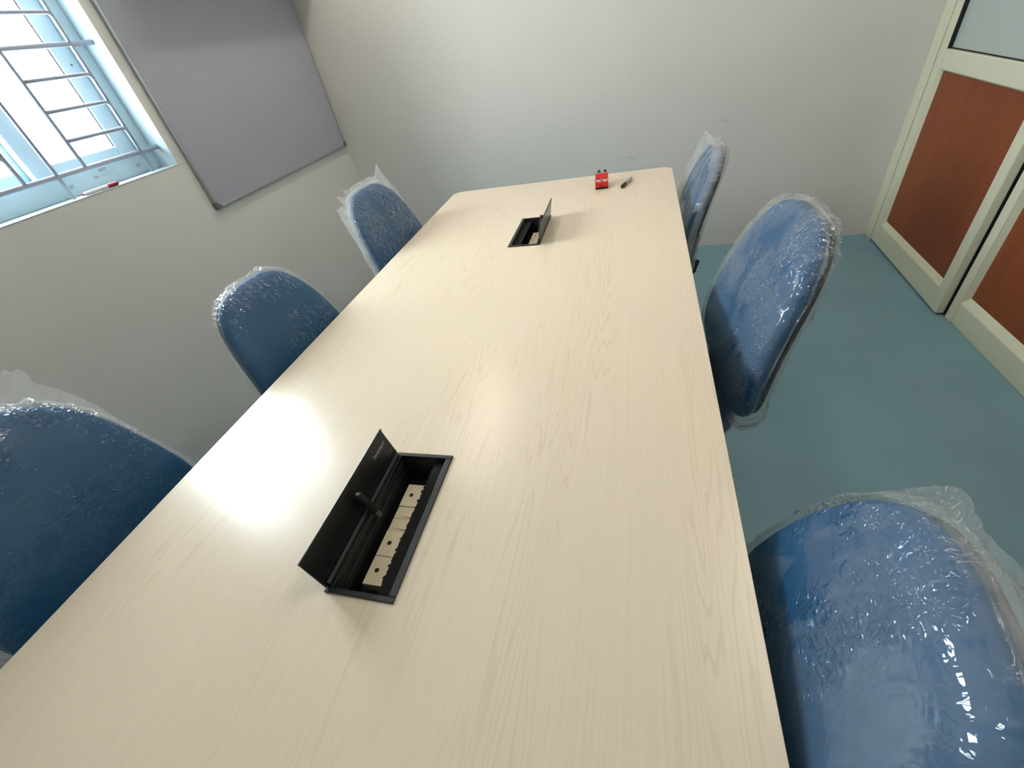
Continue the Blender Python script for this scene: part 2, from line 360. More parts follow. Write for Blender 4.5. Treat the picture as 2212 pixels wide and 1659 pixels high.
for cy, sy in ((by0, 1), (by1, -1)):
    for cz, sz in ((bz0, 1), (bz1, -1)):
        bm = bmesh.new(); c = 0.034; r_ = 0.012; poly = [(0, c), (0, r_)] + [(r_ - r_ * math.cos(R(a)), r_ - r_ * math.sin(R(a))) for a in (30, 60)] + [(r_, 0), (c, 0), (c, fw + .002), (fw + .010, fw + .004), (fw + .004, fw + .010), (fw + .002, c)]
        vs = [bm.verts.new((0.0, sy * p[0] * 1.0, sz * p[1])) for p in poly]; f = bm.faces.new(vs)
        ex = bmesh.ops.extrude_face_region(bm, geom=[f])
        for v in [g for g in ex['geom'] if isinstance(g, bmesh.types.BMVert)]: v.co.x += 0.0225
        o = from_bm('frame_corner', bm, M['corner'], wb); o.location = (-0.001, cy - wb.location.y - sy * .001, cz - bz0 - sz * .001)

# ------------------------------------------------------------------ aluminium partition on the right, with a door ajar
wr = struct(empty('wall_right', (XR, 1.0, 0)))
def rb(name, x0, x1, y0, y1, z0, z1, mat, bev=0.003, parent=None):
    p = parent or wr
    return box(name, x0 - XR, x1 - XR, y0 - 1.0, y1 - 1.0, z0, z1, mat, p, bev)
PX1 = XR + 0.045
rb('jamb', XR, PX1 + .01, 3.098, YB, 0, ZC, M['alum'])
rb('jamb_stop', XR - .006, XR + .02, 3.098, 3.112, 0, 2.12, M['alum'], 0.002)
rb('mullion', XR, PX1 + .01, 2.131, 2.180, 0, ZC, M['alum'])
rb('door_head', XR, PX1 + .01, 2.180, 3.098, 2.10, 2.16, M['alum'])
rb('transom_pane', XR + .018, XR + .024, 2.180, 3.098, 2.16, ZC, M['frost'], 0)
def bead_frame(y0, y1, z0, z1, parent, xf, d=0.022, wv=0.030):
    """sloped glazing beads round an opening: each a wedge from the face plane xf down to xf+d at the inner edge"""
    def wedge(name, a, b, ina, inb):
        bm = bmesh.new(); 
        A = Vector((xf, *a)); B = Vector((xf, *b)); C = Vector((xf + d, *inb)); D = Vector((xf + d, *ina))
        A2 = Vector((xf + d, *a)); B2 = Vector((xf + d, *b))
        v = [bm.verts.new(p) for p in (A, B, C, D, A2, B2)]
        bm.faces.new((v[0], v[1], v[2], v[3])); bm.faces.new((v[0], v[4], v[5], v[1])); bm.faces.new((v[3], v[2], v[5], v[4])); bm.faces.new((v[0], v[3], v[4])); bm.faces.new((v[1], v[5], v[2]))
        from_bm(name, bm, M['alum'], parent)
    sv = 0.012
    wedge('bead', (y0, z0), (y1, z0), (y0 + sv, z0 + wv), (y1 - sv, z0 + wv))
    wedge('bead', (y0, z1), (y1, z1), (y0 + sv, z1 - .010), (y1 - sv, z1 - .010))
    wedge('bead', (y0, z0), (y0, z1), (y0 + sv, z0 + wv), (y0 + sv, z1 - .010))
    wedge('bead', (y1, z0), (y1, z1), (y1 - sv, z0 + wv), (y1 - sv, z1 - .010))
edges = [2.131, 1.20, 0.27, -0.66, YN]
for i in range(4):
    y1, y0 = edges[i], edges[i + 1]
    if i > 0: rb('mullion', XR, PX1 + .01, y1 - .025, y1 + .025, 0, ZC, M['alum'])
    b0 = y0 + (.025 if i < 3 else 0); b1 = y1 - (.025 if i > 0 else 0)
    rb('bottom_rail', XR + .004, PX1, b0, b1, 0, 0.104, M['alum'])
    rb('middle_rail', XR + .004, PX1, b0, b1, 0.905, 0.985, M['alum'])
    rb('top_rail', XR + .004, PX1, b0, b1, 2.10, 2.16, M['alum'])
    bead_frame(b0 - 1.0, b1 - 1.0, 0.104, 0.905, wr, .004)
    rb('laminate_panel', XR + .026, XR + .034, b0, b1, 0.104, 0.905, M['brown'], 0)
    rb('glass_pane', XR + .026, XR + .032, b0, b1, 0.985, 2.10, M['frost'], 0)
    rb('glass_pane', XR + .026, XR + .032, b0, b1, 2.16, ZC, M['frost'], 0)
# door leaf: hinged at the far jamb, pushed a little into the room
DW, DH = 0.898, 2.085; HY = 3.094
dr = struct(empty('door_1', (XR - 0.002, HY, 0.012), R(-2.05)))   # leaf runs along local -Y
def db(name, x0, x1, y0, y1, z0, z1, mat, bev=0.003): return box(name, x0, x1, y0, y1, z0, z1, mat, dr, bev)
st = 0.062
db('stile', 0, .042, -st, 0, 0, DH, M['alum']); db('stile', 0, .042, -DW, -DW + st, 0, DH, M['alum'])
db('bottom_rail', 0.001, .041, -DW + st, -st, 0, 0.110, M['alum']); db('middle_rail', 0.001, .041, -DW + st, -st, 0.895, 0.975, M['alum'])
db('top_rail', 0.001, .041, -DW + st, -st, DH - .07, DH, M['alum'])
bead_frame(-DW + st, -st, 0.110, 0.895, dr, .001, 0.018, 0.026)
db('laminate_panel', .020, .028, -DW + st, -st, 0.110, 0.895, M['brown'], 0)
db('glass_pane', .020, .026, -DW + st, -st, 0.975, DH - .07, M['frost'], 0)
db('gasket', .004, .020, -st - .008, -st, 0.975, DH - .07, M['rubber'], 0)
db('gasket', .014, .020, -DW + st, -st, 0.975, 0.979, M['rubber'], 0)
db('gasket', .032, .040, -DW - .004, -DW, 0, DH, M['rubber'], 0)
for zz in (0.25, 1.05, 1.85):
    bm = bmesh.new(); bcyl(bm, (-.004, .002, zz), (-.004, .002, zz + .08), .006, seg=12); from_bm('hinge', bm, M['alum'], dr, False)

# ------------------------------------------------------------------ ceiling tube lamps and an added shadow blocker, all unseen above the frame
m, nt, b = new_mat('lamp_tube'); M['tube'] = m
b.inputs['Emission Color'].default_value = (1.0, 0.885, 0.74, 1); b.inputs['Emission Strength'].default_value = LAMP
def lamp(x, y, label):
    t = empty('tube_lamp', (x, y, ZC)); tag(t, label, 'lamp', 'ceiling tube lamps')
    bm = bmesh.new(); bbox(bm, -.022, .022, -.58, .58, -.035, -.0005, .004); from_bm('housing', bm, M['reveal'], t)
    bm = bmesh.new(); bcyl(bm, (0, -.55, -.082), (0, .55, -.082), .045, seg=20); from_bm('tube', bm, M['tube'], t)
    for sy in (-1, 1):
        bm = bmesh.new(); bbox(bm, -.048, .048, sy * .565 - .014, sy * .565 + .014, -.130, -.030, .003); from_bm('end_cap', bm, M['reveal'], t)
lamp(-0.85, 2.50, 'ceiling tube lamp along the window wall above the whiteboard')
lamp(1.25, 1.25, 'unseen tube lamp added on the door side for glints and fill light')  # added, unseen: gives glints on the left films and fills table and floor
blocker = empty('shadow_blocker', (XL + .001, 2.57, 1.860)); tag(blocker, 'unseen box on the wall, added to shade the upper whiteboard', 'shadow blocker')  # unseen AC-shaped box, added to cast the shadow across the whiteboard top
bm = bmesh.new(); pr = [(0, .0), (.15, .0), (.215, .035), (.230, .09), (.225, .25), (.19, .29), (0, .29)]
va = [bm.verts.new((p[0], -.58, p[1])) for p in pr]; vb = [bm.verts.new((p[0], .58, p[1])) for p in pr]
bm.faces.new(va); bm.faces.new(vb[::-1])
for i in range(len(pr)): bm.faces.new((va[i], vb[i], vb[(i + 1) % len(pr)], va[(i + 1) % len(pr)]))
from_bm('casing', bm, M['reveal'], blocker)
bm = bmesh.new(); bbox(bm, .155, .208, -.50, .50, .003, .014); o = from_bm('blocker_flap', bm, M['reveal'], blocker); o.location = (.006, 0, -.008); o.rotation_euler = (0, R(-28), 0); o.location = (-.02, 0, .076)
box('front_seam', .2285, .2312, -.575, .575, .088, .092, M['corner'], blocker)

# ------------------------------------------------------------------ table
TY0, TY1, TXH = -0.331, 2.499, 0.60
tb = empty('conference_table', (0, (TY0 + TY1) / 2, 0)); tag(tb, 'long pale maple laminate conference table with rounded corners', 'table')
ty = tb.location.y
BOX1 = (-0.0085, 0.384); BOX2 = (-0.0085, 1.784)
hx, hy = 0.0600, 0.1480
cu = bpy.data.curves.new('top', 'CURVE'); cu.dimensions = '2D'; cu.fill_mode = 'BOTH'; cu.extrude = 0.0115; cu.bevel_depth = 0.001; cu.bevel_resolution = 1; cu.offset = -0.001
def spline(pts):
    s = cu.splines.new('POLY'); s.points.add(len(pts) - 1); s.use_cyclic_u = True
    for p, q in zip(s.points, pts): p.co = (q[0], q[1], 0, 1)
rr = 0.055; o_ = []
for (cx, cy, a0) in ((TXH - rr, TY1 - rr, 0), (-TXH + rr, TY1 - rr, 90), (-TXH + rr, TY0 + rr, 180), (TXH - rr, TY0 + rr, 270)):
    for k in range(9): o_.append((cx + rr * math.cos(R(a0 + k * 11.25)), cy + rr * math.sin(R(a0 + k * 11.25)) - ty))
spline(o_)
for (bx_, by_) in (BOX1, BOX2): spline([(bx_ - hx, by_ - hy - ty), (bx_ - hx, by_ + hy - ty), (bx_ + hx, by_ + hy - ty), (bx_ + hx, by_ - hy - ty)])
o = link('tabletop', curve_mesh(cu), M['wood'], tb); o.location = (0, 0, ZT - 0.0125)
for yy in (0.65, 1.43):
    box('leg_panel', -0.165, 0.165, yy - .0125 - ty, yy + .0125 - ty, 0.0, ZT - .0252, M['wood'], tb, 0.001)
box('beam', -0.012, 0.012, 0.6625 - ty, 1.4175 - ty, 0.30, 0.55, M['wood'], tb, 0.001)

# pop-up power boxes
def power_box(center, rz, label):
    t = empty('table_power_box', (center[0], center[1], ZT), rz); tag(t, label, 'power box', 'power boxes in the table')
    ox, oy, ix, iy = 0.0665, 0.1545, 0.0535, 0.1450
    bm = bmesh.new()
    for a in ((-ox, ox, -oy, -iy), (-ox, ox, iy, oy), (-ox, -ix, -iy, iy), (ix, ox, -iy, iy)): bbox(bm, *a, 0.0002, 0.0042, 0.0012)
    from_bm('bezel', bm, M['black'], t)
    bm = bmesh.new(); th = .002; zb = -0.075
    bbox(bm, -ix - th, -ix, -iy, iy, zb, 0.0); bbox(bm, ix, ix + th, -iy, iy, zb, 0.0)
    bbox(bm, -ix - th, ix + th, -iy - th, -iy, zb, 0.0); bbox(bm, -ix - th, ix + th, iy, iy + th, zb, 0.0)
    bbox(bm, -ix - th, ix + th, -iy - th, iy + th, zb - th, zb)
    for xr, zr in ((-ix + .002, -.010), (-ix + .003, -.018), (-ix + .004, -.034)): bbox(bm, -ix, xr, -iy, iy, zr - .0012, zr)
    from_bm('tray', bm, M['black'], t)
    # socket modules
    zt = -0.050; sx0, sx1 = -0.0390, 0.0150
    ys = [-0.112, -0.056, -0.001, 0.027, 0.055, 0.111]
    for k in range(5):
        a, b_ = ys[k] + .0006, ys[k + 1] - .0006
        if k in (2, 3):
            bm = bmesh.new(); bbox(bm, sx0, sx1, a, b_, zb, zt - .002, 0)
            # tilted rocker
            v = [(sx0 + .003, a + .005, zt - .002), (sx1 - .002, a + .0015, zt + .0025), (sx1 - .002, b_ - .001, zt - .001), (sx0 + .003, b_ - .001, zt - .001)]
            q = [bm.verts.new(p) for p in v] + [bm.verts.new((p[0], p[1], zt - .0021)) for p in v]
            bm.faces.new(q[:4]); 
            for j in range(4): bm.faces.new((q[j], q[j + 4], q[(j + 1) % 4 + 4], q[(j + 1) % 4]))
            from_bm('rocker_switch', bm, M['socket'], t)
        else:
            s = box('socket_module', sx0, sx1, a, b_, zb, zt, M['socket'], t, 0.0008)
            yc = (a + b_) / 2
            for (hx_, hy_, hr) in ((-0.0215, yc, .0040), (-0.0005, yc - .0115, .0026), (-0.0005, yc + .0115, .0026)):
                bm = bmesh.new(); blathe(bm, (hx_, hy_, zt - .001), (hx_, hy_, zt + .0004), [(0, hr + .0006), (.9, hr + .0006), (1, hr)], 14); from_bm('hole', bm, M['hole'], s)
    # brush strip along the side away from the hinge
    bm = bmesh.new(); rnd = random.Random(4)
    bbox(bm, ix - .008, ix, -iy, iy, -.016, -.008)
    n = 70
    for i in range(n):
        y = -iy + .002 + (2 * iy - .004) * (i + .5) / n; l = .030 + rnd.uniform(-.0012, .0012)
        bbox(bm, ix - l, ix - .006, y - .00195, y + .00195, -.0135, -.0105)
    tag(from_bm('brush_strip', bm, M['felt'], t), kind='stuff')
    # lid
    ang = math.atan2(0.013, 0.072); lid = empty('lid', (-0.0640, 0, 0.0065), 0); lid.parent = t; lid.rotation_euler = (0, -ang, 0)
    bm = bmesh.new(); bbox(bm, -.0018, .0018, -iy - .004, iy + .004, 0.0, 0.074, .0008)
    for zz, xx in ((.030, .0028), (.014, .0032), (.010, .0040)): bbox(bm, .0016, xx, -iy - .003, iy + .003, zz - .001, zz + .001)
    bcyl(bm, (-.0005, -iy - .004, .074), (-.0005, iy + .006, .074), .0024, seg=10)
    from_bm('lid_plate', bm, M['blackmetal'], lid)
    bm = bmesh.new(); bcyl(bm, (0.001, -iy + .002, 0.001), (0.001, iy - .002, 0.001), .0068, seg=16); from_bm('hinge_barrel', bm, M['black'], lid, False)
    lg = link('logo_lettering', text_mesh('Innomart', 0.013, 0.0001, shear=0.35, width=0.95), M['logo'], lid)
    lg.rotation_euler = (R(90), 0, R(90)); lg.location = (0.0020, 0.112, 0.052)
    # damper from the lid down into the tray
    p0 = Vector((-0.0585, 0.001, 0.064)); p1 = Vector((-0.0385, 0.003, -0.006)); d = p1 - p0
    dm = empty('damper', (0, 0, 0)); dm.parent = t
    bm = bmesh.new(); blathe(bm, p0, p0 + d * .78, [(0, .0060), (.03, .0074), (.97, .0074), (1, .0062)], 16); from_bm('damper_body', bm, M['blackpl'], dm, False)
    bm = bmesh.new(); blathe(bm, p0 + d * .78, p1, [(0, .0048), (.9, .0048), (1, .0034)], 14); from_bm('damper_rod', bm, M['silver'], dm, False)
    bm = bmesh.new(); blathe(bm, p0 - d * .03, p0 + d * .02, [(0, .003), (1, .0042)], 14); from_bm('damper_cap', bm, M['silver'], dm, False)
    return t
power_box(BOX1, 0.0, 'black open power socket box nearest in the table, lid leaning left')
power_box(BOX2, math.pi, 'black open power socket box towards the far table end, lid on right')

# ------------------------------------------------------------------ pens and duster
def marker(p0, p1, label, body, cap, cap_at_start, rad=0.0085, split=0.34, group='marker pens'):
    """cylindrical marker from p0 to p1; p0/p1 are axis ends"""
    p0 = Vector(p0); p1 = Vector(p1); c = (p0 + p1) / 2
    t = empty('marker_pen', (c.x, c.y, c.z - rad)); tag(t, label, 'marker', group); off = Vector(t.location)
    a, b_ = (p0 - off, p1 - off) if cap_at_start else (p1 - off, p0 - off)
    bm = bmesh.new(); blathe(bm, a, a.lerp(b_, split), [(0, rad * .8), (.06, rad), (.96, rad), (1, rad * .97)], 18); from_bm('cap', bm, cap, t, False)
    bm = bmesh.new(); blathe(bm, a.lerp(b_, split), b_, [(0, rad * .9), (.02, rad * .93), (.90, rad * .93), (.93, rad * .8), (1, rad * .75)], 18); from_bm('barrel', bm, body, t, False)
    bm = bmesh.new(); q = a.lerp(b_, .995); blathe(bm, q, q + (b_ - a).normalized() * .004, [(0, rad * .6), (1, rad * .5)], 14); from_bm('end_plug', bm, cap, t, False)
    return t
zt = ZT + 0.0086
marker((0.3610, 2.226, zt), (0.4015, 2.352, zt), 'grey-barrelled marker with black cap lying loose on the table', M['pengrey'], M['blackpl'], True)
zs = WZ0 + 0.004 + .0076
marker((XL - .0135, 1.345, zs), (XL - .0085, 1.492, zs), 'white marker with crimson cap lying on the window sill', M['penwhite'], M['pencapred'], False, rad=.0075, split=.31)

du = empty('board_duster', (0.2625, 2.285, ZT), R(2.0)); tag(du, 'red plastic whiteboard duster with two marker slots on the table', 'duster')
L2, W2 = 0.036, 0.0305
box('felt_pad', -W2, W2, -L2, L2, 0.0005, 0.010, M['felt'], du, 0.002)
def hexa(bm, x0, x1, pr):
    """prism: profile pr in (y,z) between x0 and x1"""
    a = [bm.verts.new((x0, p[0], p[1])) for p in pr]; b_ = [bm.verts.new((x1, p[0], p[1])) for p in pr]
    bm.faces.new(a); bm.faces.new(b_[::-1])
    for i in range(len(pr)): bm.faces.new((a[i], b_[i], b_[(i + 1) % len(pr)], a[(i + 1) % len(pr)]))
bm = bmesh.new()
side = [(-L2, .010), (L2, .010), (L2, .053), (L2 - .008, .0575), (-L2 + .003, .033), (-L2, .028)]
hexa(bm, -W2, -W2 + .004, side); hexa(bm, W2 - .004, W2, side); hexa(bm, -.0035, .0035, side)
hexa(bm, -W2 + .004, W2 - .004, [(-L2, .010), (-L2 + .006, .010), (-L2 + .006, .034), (-L2 + .003, .033), (-L2, .028)])
hexa(bm, -W2 + .004, W2 - .004, [(-.004, .0455), (L2 - .008, .0572), (L2, .053), (L2, .049), (-.004, .041)])
hexa(bm, -W2 + .004, W2 - .004, [(-L2 + .006, .010), (L2, .010), (L2, .013), (-L2 + .006, .013)])
from_bm('duster_body', bm, M['red'], du)
for i, (sx, lb) in enumerate(((-1, 'white marker in the left slot of the red duster'), (1, 'white marker in the right slot of the red duster'))):
    cs, sn_ = math.cos(R(2.0)), math.sin(R(2.0)); pts = []
    for (yy, zz) in ((-.0265, .0225), (.078, .0530)):
        x = sx * .0150; pts.append((du.location.x + x * cs - yy * sn_, du.location.y + x * sn_ + yy * cs, ZT + zz + .0005))
    marker(pts[0], pts[1], lb, M['penwhite'], M['blackpl'], False, rad=.0082, split=.22)

# ------------------------------------------------------------------ chairs
LEAN = 0.18; PB = 0.240; PZ = 0.97 - PB; PA = 0.227; PN = 3.6; PX = -0.262; TH = 0.75
def outline(th):
    c, s = math.cos(th), math.sin(th)
    y = math.copysign(abs(c) ** (2 / PN), c); z = math.copysign(abs(s) ** (2 / PN), s)
    return y * PA * (1 - 0.17 * z - 0.03 * z * z), z * PB
def place(x, y, z):
    """pad-local (x forward of the pad plane, y, z above pad centre) -> chair-local with dish, lumbar curve and lean"""
    x = x * TH + 0.25 * y * y + 0.020 * math.cos((z + 0.06) / PB * 1.9)
    zz = PZ + z
    return Vector((PX + x - LEAN * z, y, zz - x * LEAN * 0.9))
def rings_mesh(prof, nt_, disp=None, closed=(True, True)):
    """prof: list of (scale, depth); returns verts, faces"""
    verts = []; faces = []
    for k, (s, d) in enumerate(prof):
        for i in range(nt_):
            th = 2 * math.pi * i / nt_; y, z = outline(th); y *= s; z *= s; x = d
            if disp: x, y, z = disp(th, k, s, x, y, z)
            verts.append(place(x, y, z))
    for k in range(len(prof) - 1):
        for i in range(nt_):
            j = (i + 1) % nt_; faces.append((k * nt_ + i, k * nt_ + j, (k + 1) * nt_ + j, (k + 1) * nt_ + i))
    for flag, k in ((closed[0], 0), (closed[1], len(prof) - 1)):
        if flag:
            c = sum((verts[k * nt_ + i] for i in range(nt_)), Vector()) / nt_; verts.append(c); ci = len(verts) - 1
            for i in range(nt_):
                j = (i + 1) % nt_; faces.append((ci, k * nt_ + j, k * nt_ + i) if k == 0 else (ci, k * nt_ + i, k * nt_ + j))
    return verts, faces
def mesh_of(name, vf):
    me = bpy.data.meshes.new(name); me.from_pydata([tuple(v) for v in vf[0]], [], vf[1]); me.update()
    bm = bmesh.new(); bm.from_mesh(me); bmesh.ops.recalc_face_normals(bm, faces=bm.faces[:]); bm.to_mesh(me); bm.free()
    for p in me.polygons: p.use_smooth = True
    return me
PADPROF = [(.12, .048), (.35, .047), (.55, .0455), (.70, .043), (.80, .039), (.88, .032), (.94, .022), (.98, .009), (1.0, -.006), (.995, -.020), (.975, -.028), (.94, -.030), (.5, -.030), (.15, -.030)]
SHELLPROF = [(.2, -.0305), (.80, -.0305), (.965, -.0305), (.975, -.036), (.965, -.044), (.90, -.051), (.75, -.055), (.4, -.057), (.15, -.057)]
ME = {}
ME['pad'] = mesh_of('backrest_cushion', rings_mesh(PADPROF, 72))
ME['shell'] = mesh_of('backrest_shell', rings_mesh(SHELLPROF, 72))
NSK = [0]
def bag_mesh(seed, fin, loose=1.0, drop=0.03, back=0.0, bend=0.0):
    """film bag round the pad: main skin of rings plus a flat fin of spare film along part of the rim"""
    nt_ = 240; so = Vector((seed * 7.3, seed * 3.7, seed * 1.9))
    prof = []
    for s, d in [(.04, .053), (.14, .053), (.24, .0527), (.34, .0522), (.44, .0515), (.54, .0508), (.62, .0498), (.70, .0482), (.76, .0465), (.81, .0445), (.855, .0415), (.895, .038), (.925, .034), (.955, .029), (.98, .022), (1.0, .014), (1.013, .005), (1.018, -.006), (1.016, -.018), (1.008, -.030), (.99, -.042), (.965, -.052), (.92, -.059), (.86, -.063), (.75, -.066), (.6, -.068), (.4, -.069), (.15, -.069)]: prof.append((s, d))
    K = 4; prof = [(a[0] + (b_[0] - a[0]) * k / K, a[1] + (b_[1] - a[1]) * k / K) for a, b_ in zip(prof, prof[1:]) for k in range(K)] + [prof[-1]]
    def disp(th, k, s, x, y, z):
        p = Vector((y * 10, z * 10, 0)) + so
        rim = max(0.0, min(1.0, (s - .62) / .38)) ** 1.5
        # gathers radiating across the rim
        g = noise.noise(Vector((math.cos(th) * 9, math.sin(th) * 9, seed))) * .5 + abs(noise.noise(Vector((math.cos(th) * 26, math.sin(th) * 26, seed + 4 + s * 1.5))))
        lo = noise.noise(p * .55) ; mid = abs(noise.noise(Vector((y * 26, z * 9, 3)) + so))
        amp = loose * (0.0012 + .0020 * rim)
        cr = max(0.0, 1 - abs(noise.noise(Vector((y * 8, z * 5, 9)) + so)) * 5) ** 2 + .7 * max(0.0, 1 - abs(noise.noise(Vector((y * 17, z * 11, 5)) + so)) * 6) ** 2
        out = amp * (g * 1.6 * rim + (mid * .9 + lo * .8 + .3) * (1 - rim * .5)) + .0006 + .0010 * loose * cr
        out = max(out, 0.0)
        sg = 1 if x > -.01 else -1
        if s < .97: x += sg * out
        q = 1 + rim * (out / .24) * 1.8
        y *= q; z *= q
        # spare length hanging below, pushed back where the bag flares out
        if math.sin(th) < -.3:
            f = (-math.sin(th) - .3) / .7 * rim; z -= drop * f * (1 + .4 * noise.noise(p * 1.3))
            if sg < 0: x -= back * f * (1.0 + .5 * noise.noise(p))
        return x, y, z
    v, f = rings_mesh(prof, nt_, disp, (True, True))
    NSK[0] = len(f)
    # fin: rows outwards from the rim
    if fin:
        pts = sorted(fin); rnd = random.Random(seed)
        t0, t1 = pts[0][0], pts[-1][0]; n = int((t1 - t0) * 1.1); rows = 6; base = len(v)
        for i in range(n + 1):
            a = t0 + (t1 - t0) * i / n
            for (a0, e0), (a1, e1) in zip(pts, pts[1:]):
                if a0 <= a <= a1: ext = e0 + (e1 - e0) * (a - a0) / max(a1 - a0, 1e-6); break
            ext *= 1 + .10 * noise.noise(Vector((a * .35, seed, 0)))
            th = R(a); y, z = outline(th); L = math.hypot(y, z); uy, uz = y / L, z / L
            for r_ in range(rows):
                t = r_ / (rows - 1); d = .004 + (ext) * t
                wv = (.006 + .010 * t) * noise.noise(Vector((a * .09, t * 1.5, seed * 2))) + .004 * t * noise.noise(Vector((a * .4, t * 2, seed)))
                v.append(place(-.012 + wv + bend * t * t, y + uy * d, z + uz * d))
        for i in range(n):
            for r_ in range(rows - 1):
                q = base + i * rows + r_; f.append((q, q + rows, q + rows + 1, q + 1))
    nskin = NSK[0]
    me = mesh_of('plastic_cover', (v, f))
    for i, p in enumerate(me.polygons):
        if i >= nskin or 62 * nt_ <= i < 76 * nt_: p.material_index = 1
    return me
# seat: rounded slab
def seat_mesh():
    v = []; f = []; n = 56
    prof = [(.2, .050), (.6, .049), (.85, .043), (.95, .034), (1.0, .018), (1.0, .002), (.97, -.012), (.9, -.016), (.2, -.016)]
    for s, d in prof:
        for i in range(n):
            th = 2 * math.pi * i / n; c, q = math.cos(th), math.sin(th)
            x = math.copysign(abs(c) ** (2 / 3.2), c) * .225 * s; y = math.copysign(abs(q) ** (2 / 3.2), q) * .235 * s
            v.append(Vector((x - .005, y, .455 + d - (.03 * max(0, x / .225) ** 3))))
    for k in range(len(prof) - 1):
        for i in range(n): j = (i + 1) % n; f.append((k * n + i, k * n + j, (k + 1) * n + j, (k + 1) * n + i))
    f.append(tuple(range(n))[::-1]); f.append(tuple((len(prof) - 1) * n + i for i in range(n)))
    return mesh_of('seat_cushion', (v, f))
ME['seat'] = seat_mesh()
def bmm(name, fn, smooth=False):
    bm = bmesh.new(); fn(bm); me = bpy.data.meshes.new(name); bmesh.ops.recalc_face_normals(bm, faces=bm.faces[:]); bm.to_mesh(me); bm.free()
    if smooth:
        for p in me.polygons: p.use_smooth = True
    return me
ME['pan'] = bmm('seat_pan', lambda bm: (bbox(bm, -.17, .16, -.17, .17, .425, .438, .004), bbox(bm, -.10, .10, -.07, .07, .385, .425, .006)))
def _lift(bm):
    blathe(bm, (0, 0, .10), (0, 0, .386), [(0, .030), (.02, .032), (.50, .032), (.52, .026), (.70, .026), (.705, .014), (1, .014)], 20)
ME['lift'] = bmm('gas_lift', _lift)
ME['leg'] = bmm('base_leg', lambda bm: btube(bm, [(.02, 0, .115), (.10, 0, .110), (.20, 0, .095), (.275, 0, .072)], .017, 8))
ME['hub'] = bmm('base_hub', lambda bm: blathe(bm, (0, 0, .09), (0, 0, .145), [(0, .035), (.2, .045), (.8, .045), (1, .036)], 20))
def _caster(bm):
    bcyl(bm, (0, -.024, .026), (0, -.006, .026), .025, seg=18); bcyl(bm, (0, .006, .026), (0, .024, .026), .025, seg=18)
    bcyl(bm, (0, -.007, .026), (0, .007, .026), .012, seg=10); bcyl(bm, (.008, 0, .03), (.008, 0, .062), .006, seg=8); bbox(bm, -.02, .02, -.0055, .0055, .034, .054, .002)
ME['caster'] = bmm('caster', _caster)
def _bracket(bm):
    p = [(-.08, 0, .412), (-.14, 0, .394), (-.205, 0, .388), (-.248, 0, .420), (-.264, 0, .475), (-.284, 0, .60)]
    for a, b_ in zip(p, p[1:]):
        a = Vector(a); b_ = Vector(b_); q = (b_ - a).to_track_quat('X', 'Z').to_matrix().to_4x4(); l = (b_ - a).length
        bbox(bm, -.004, l + .004, -.032, .032, -.004, .004, 0, Matrix.Translation(a) @ q)
ME['bracket'] = bmm('back_bracket', _bracket)
def _bellows(bm):
    pts = [(-.120, 0, .392), (-.200, 0, .384), (-.247, 0, .415), (-.262, 0, .475)]
    n = 12; seg = 16; rings = []
    P = [Vector(p) for p in pts]
    def at(t):
        u = t * 3; i = min(int(u), 2); return P[i].lerp(P[i + 1], u - i)
    for k in range(2 * n + 1):
        t = k / (2 * n); c = at(t); tg = (at(min(1, t + .02)) - at(max(0, t - .02))).normalized(); q = tg.to_track_quat('Z', 'Y').to_matrix()
        big = k % 2; ry, rx = (.047, .019) if big else (.041, .012)
        rings.append([bm.verts.new(c + q @ Vector((rx * math.cos(2 * math.pi * i / seg), ry * math.sin(2 * math.pi * i / seg), 0))) for i in range(seg)])
    for a, b_ in zip(rings, rings[1:]):
        best = min(range(seg), key=lambda s: sum((a[i].co - b_[(i + s) % seg].co).length for i in range(seg)))
        for i in range(seg): bm.faces.new((a[i], a[(i + 1) % seg], b_[(i + 1 + best) % seg], b_[(i + best) % seg]))
    bm.faces.new(rings[0][::-1]); bm.faces.new(rings[-1])
ME['bellows'] = bmm('bellows', _bellows)
def seat_bag_mesh(seed):
    src = ME['seat']; me = src.copy(); me.name = 'seat_cover'
    c = Vector((-.005, 0, .47))
    for v in me.vertices:
        d = v.co - c; n_ = abs(noise.noise(v.co * 30 + Vector((seed, 0, 0)))); v.co = c + Vector((d.x * (1.018 + .01 * n_), d.y * (1.018 + .01 * n_), d.z * 1.12 + .0015 + (.003 * n_ if d.z > 0 else -.003)))
    me.materials.clear()
    return me
def add(name, me, mat, parent):
    if not me.materials: me.materials.append(mat)
    o = bpy.data.objects.new(name, me); col.objects.link(o); o.parent = parent
    return o
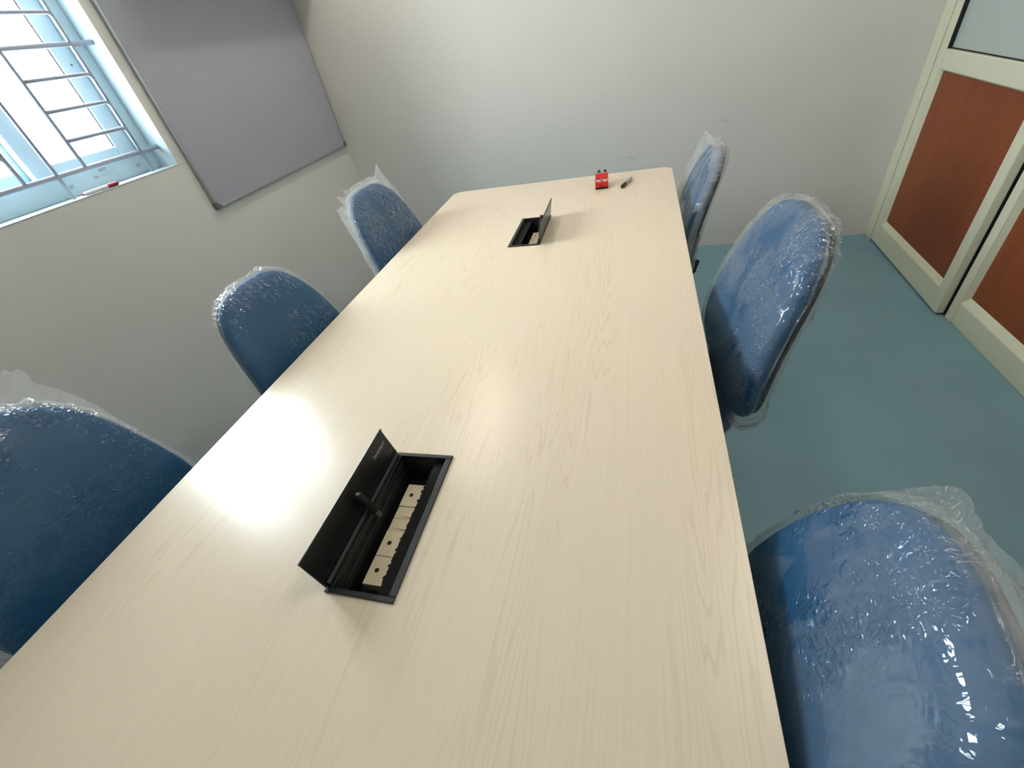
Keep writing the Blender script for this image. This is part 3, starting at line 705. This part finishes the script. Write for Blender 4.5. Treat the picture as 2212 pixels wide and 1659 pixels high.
def chair(x, y, rz, label, seed, fin, filmmat, dz=0.0, loose=1.0, drop=.03, back=0.0, fmilk=(.10, .30), bend=0.0):
    t = empty('office_chair', (x, y, 0), rz); tag(t, label, 'chair', 'wrapped chairs round the table')
    bk = add('backrest', ME['pad'], M['blue'], t); bk.location.z = dz
    sh = add('back_shell', ME['shell'], M['blackpl'], t); sh.location.z = dz
    me = bag_mesh(seed, fin, loose, drop, back, bend); cv = add('plastic_cover', me, filmmat, t); me.materials.append(film('gathered_film', seed * 1.9, fmilk[0], fmilk[1], .5, .12)); cv.location.z = dz; cv['label'] = 'crinkled clear polythene wrapping'
    up = [add('seat', ME['seat'], M['blue'], t), add('seat_cover', seat_bag_mesh(seed), filmmat, t), add('seat_pan', ME['pan'], M['blackpl'], t),
          add('back_bracket', ME['bracket'], M['blackmetal'], t), add('bellows', ME['bellows'], M['rubber'], t)]
    for q in up: q.location.z = dz
    gl_ = add('gas_lift', ME['lift'], M['steel'], t); gl_.location.z = min(dz, 0.0)
    bs = add('base', ME['hub'], M['blackpl'], t)
    for k in range(5):
        a = R(72 * k + 36); l = add('base_leg', ME['leg'], M['blackpl'], bs); l.rotation_euler = (0, 0, a)
        c = add('caster', ME['caster'], M['blackpl'], bs); c.location = (.275 * math.cos(a), .275 * math.sin(a), 0); c.rotation_euler = (0, 0, a + R(40 * math.sin(seed * 3 + k)))
    return t
# left row (facing +X); fin angles: 0 = far side (+Y), 90 = top, 180 = near side
F = lambda *a: list(a)
chair(-0.545, 0.297, 0.03, 'blue chair nearest on the window side, wrapped in plastic with a loose top flap', 1, F((2, .004), (15, .018), (40, .040), (48, .046), (50, .072), (59, .074), (61, .052), (80, .052), (130, .046), (165, .02), (185, .01)), film('film_a', 1.3, .010, .022, cr=0.38), 0.030, fmilk=(.22, .38))
chair(-0.457, 1.017, -0.025, 'blue chair in tight plastic wrap, middle of the window side row', 2, F((60, .002), (120, .004), (140, .008), (175, .012), (215, .010), (240, .004)), film('film_b', 2.1, .008, .018, cr=0.40), -0.02, loose=1.2)
chair(-0.450, 1.836, -0.07, 'blue chair farthest on the window side, plastic bag with torn pointed edges', 3, F((5, .004), (20, .02), (40, .045), (50, .055), (55, .075), (58, .095), (62, .06), (68, .03), (85, .024), (105, .026), (112, .045), (115, .022), (124, .04), (130, .075), (134, .035), (140, .05), (148, .085), (152, .075), (165, .055), (185, .048), (205, .040), (212, .012), (218, .004)), film('film_c', 3.7, .03, .08, cr=0.38), 0.013, fmilk=(.22, .42))
# right row (facing -X); angle 0 = near side, 180 = far side
chair(0.417, 0.268, math.pi - 0.11, 'large blue chair nearest on the door side, plastic crumpled along its top', 4, F((-5, .012), (20, .03), (45, .040), (52, .050), (57, .038), (70, .042), (74, .056), (80, .042), (100, .036), (115, .040), (124, .026), (135, .012), (150, .004)), film('film_d', 4.4, .012, .095, 0.44, ior=1.5, cr=0.50), -0.03, fmilk=(.05, .20))
chair(0.475, 1.072, math.pi + 0.075, 'blue chair on the door side between two others, plastic wrap split open', 5, F((-40, .004), (0, .010), (50, .016), (100, .012), (140, .006), (170, .004)), film('film_e', 5.2, .012, .10, 0.50, ior=1.5), 0.028, loose=1.4, drop=.035, back=.03, fmilk=(.05, .20))
chair(0.430, 2.15, math.pi, 'blue chair at the far corner on the door side, in a loose milky bag', 6, F((5, .004), (30, .012), (50, .02), (70, .02), (90, .02), (110, .03), (118, .045), (124, .07), (130, .06), (150, .06), (180, .045), (205, .03), (220, .01)), film('film_f', 6.6, .06, .24, 0.5, ior=1.5), -0.075, loose=1.5, fmilk=(.25, .45), bend=.05)
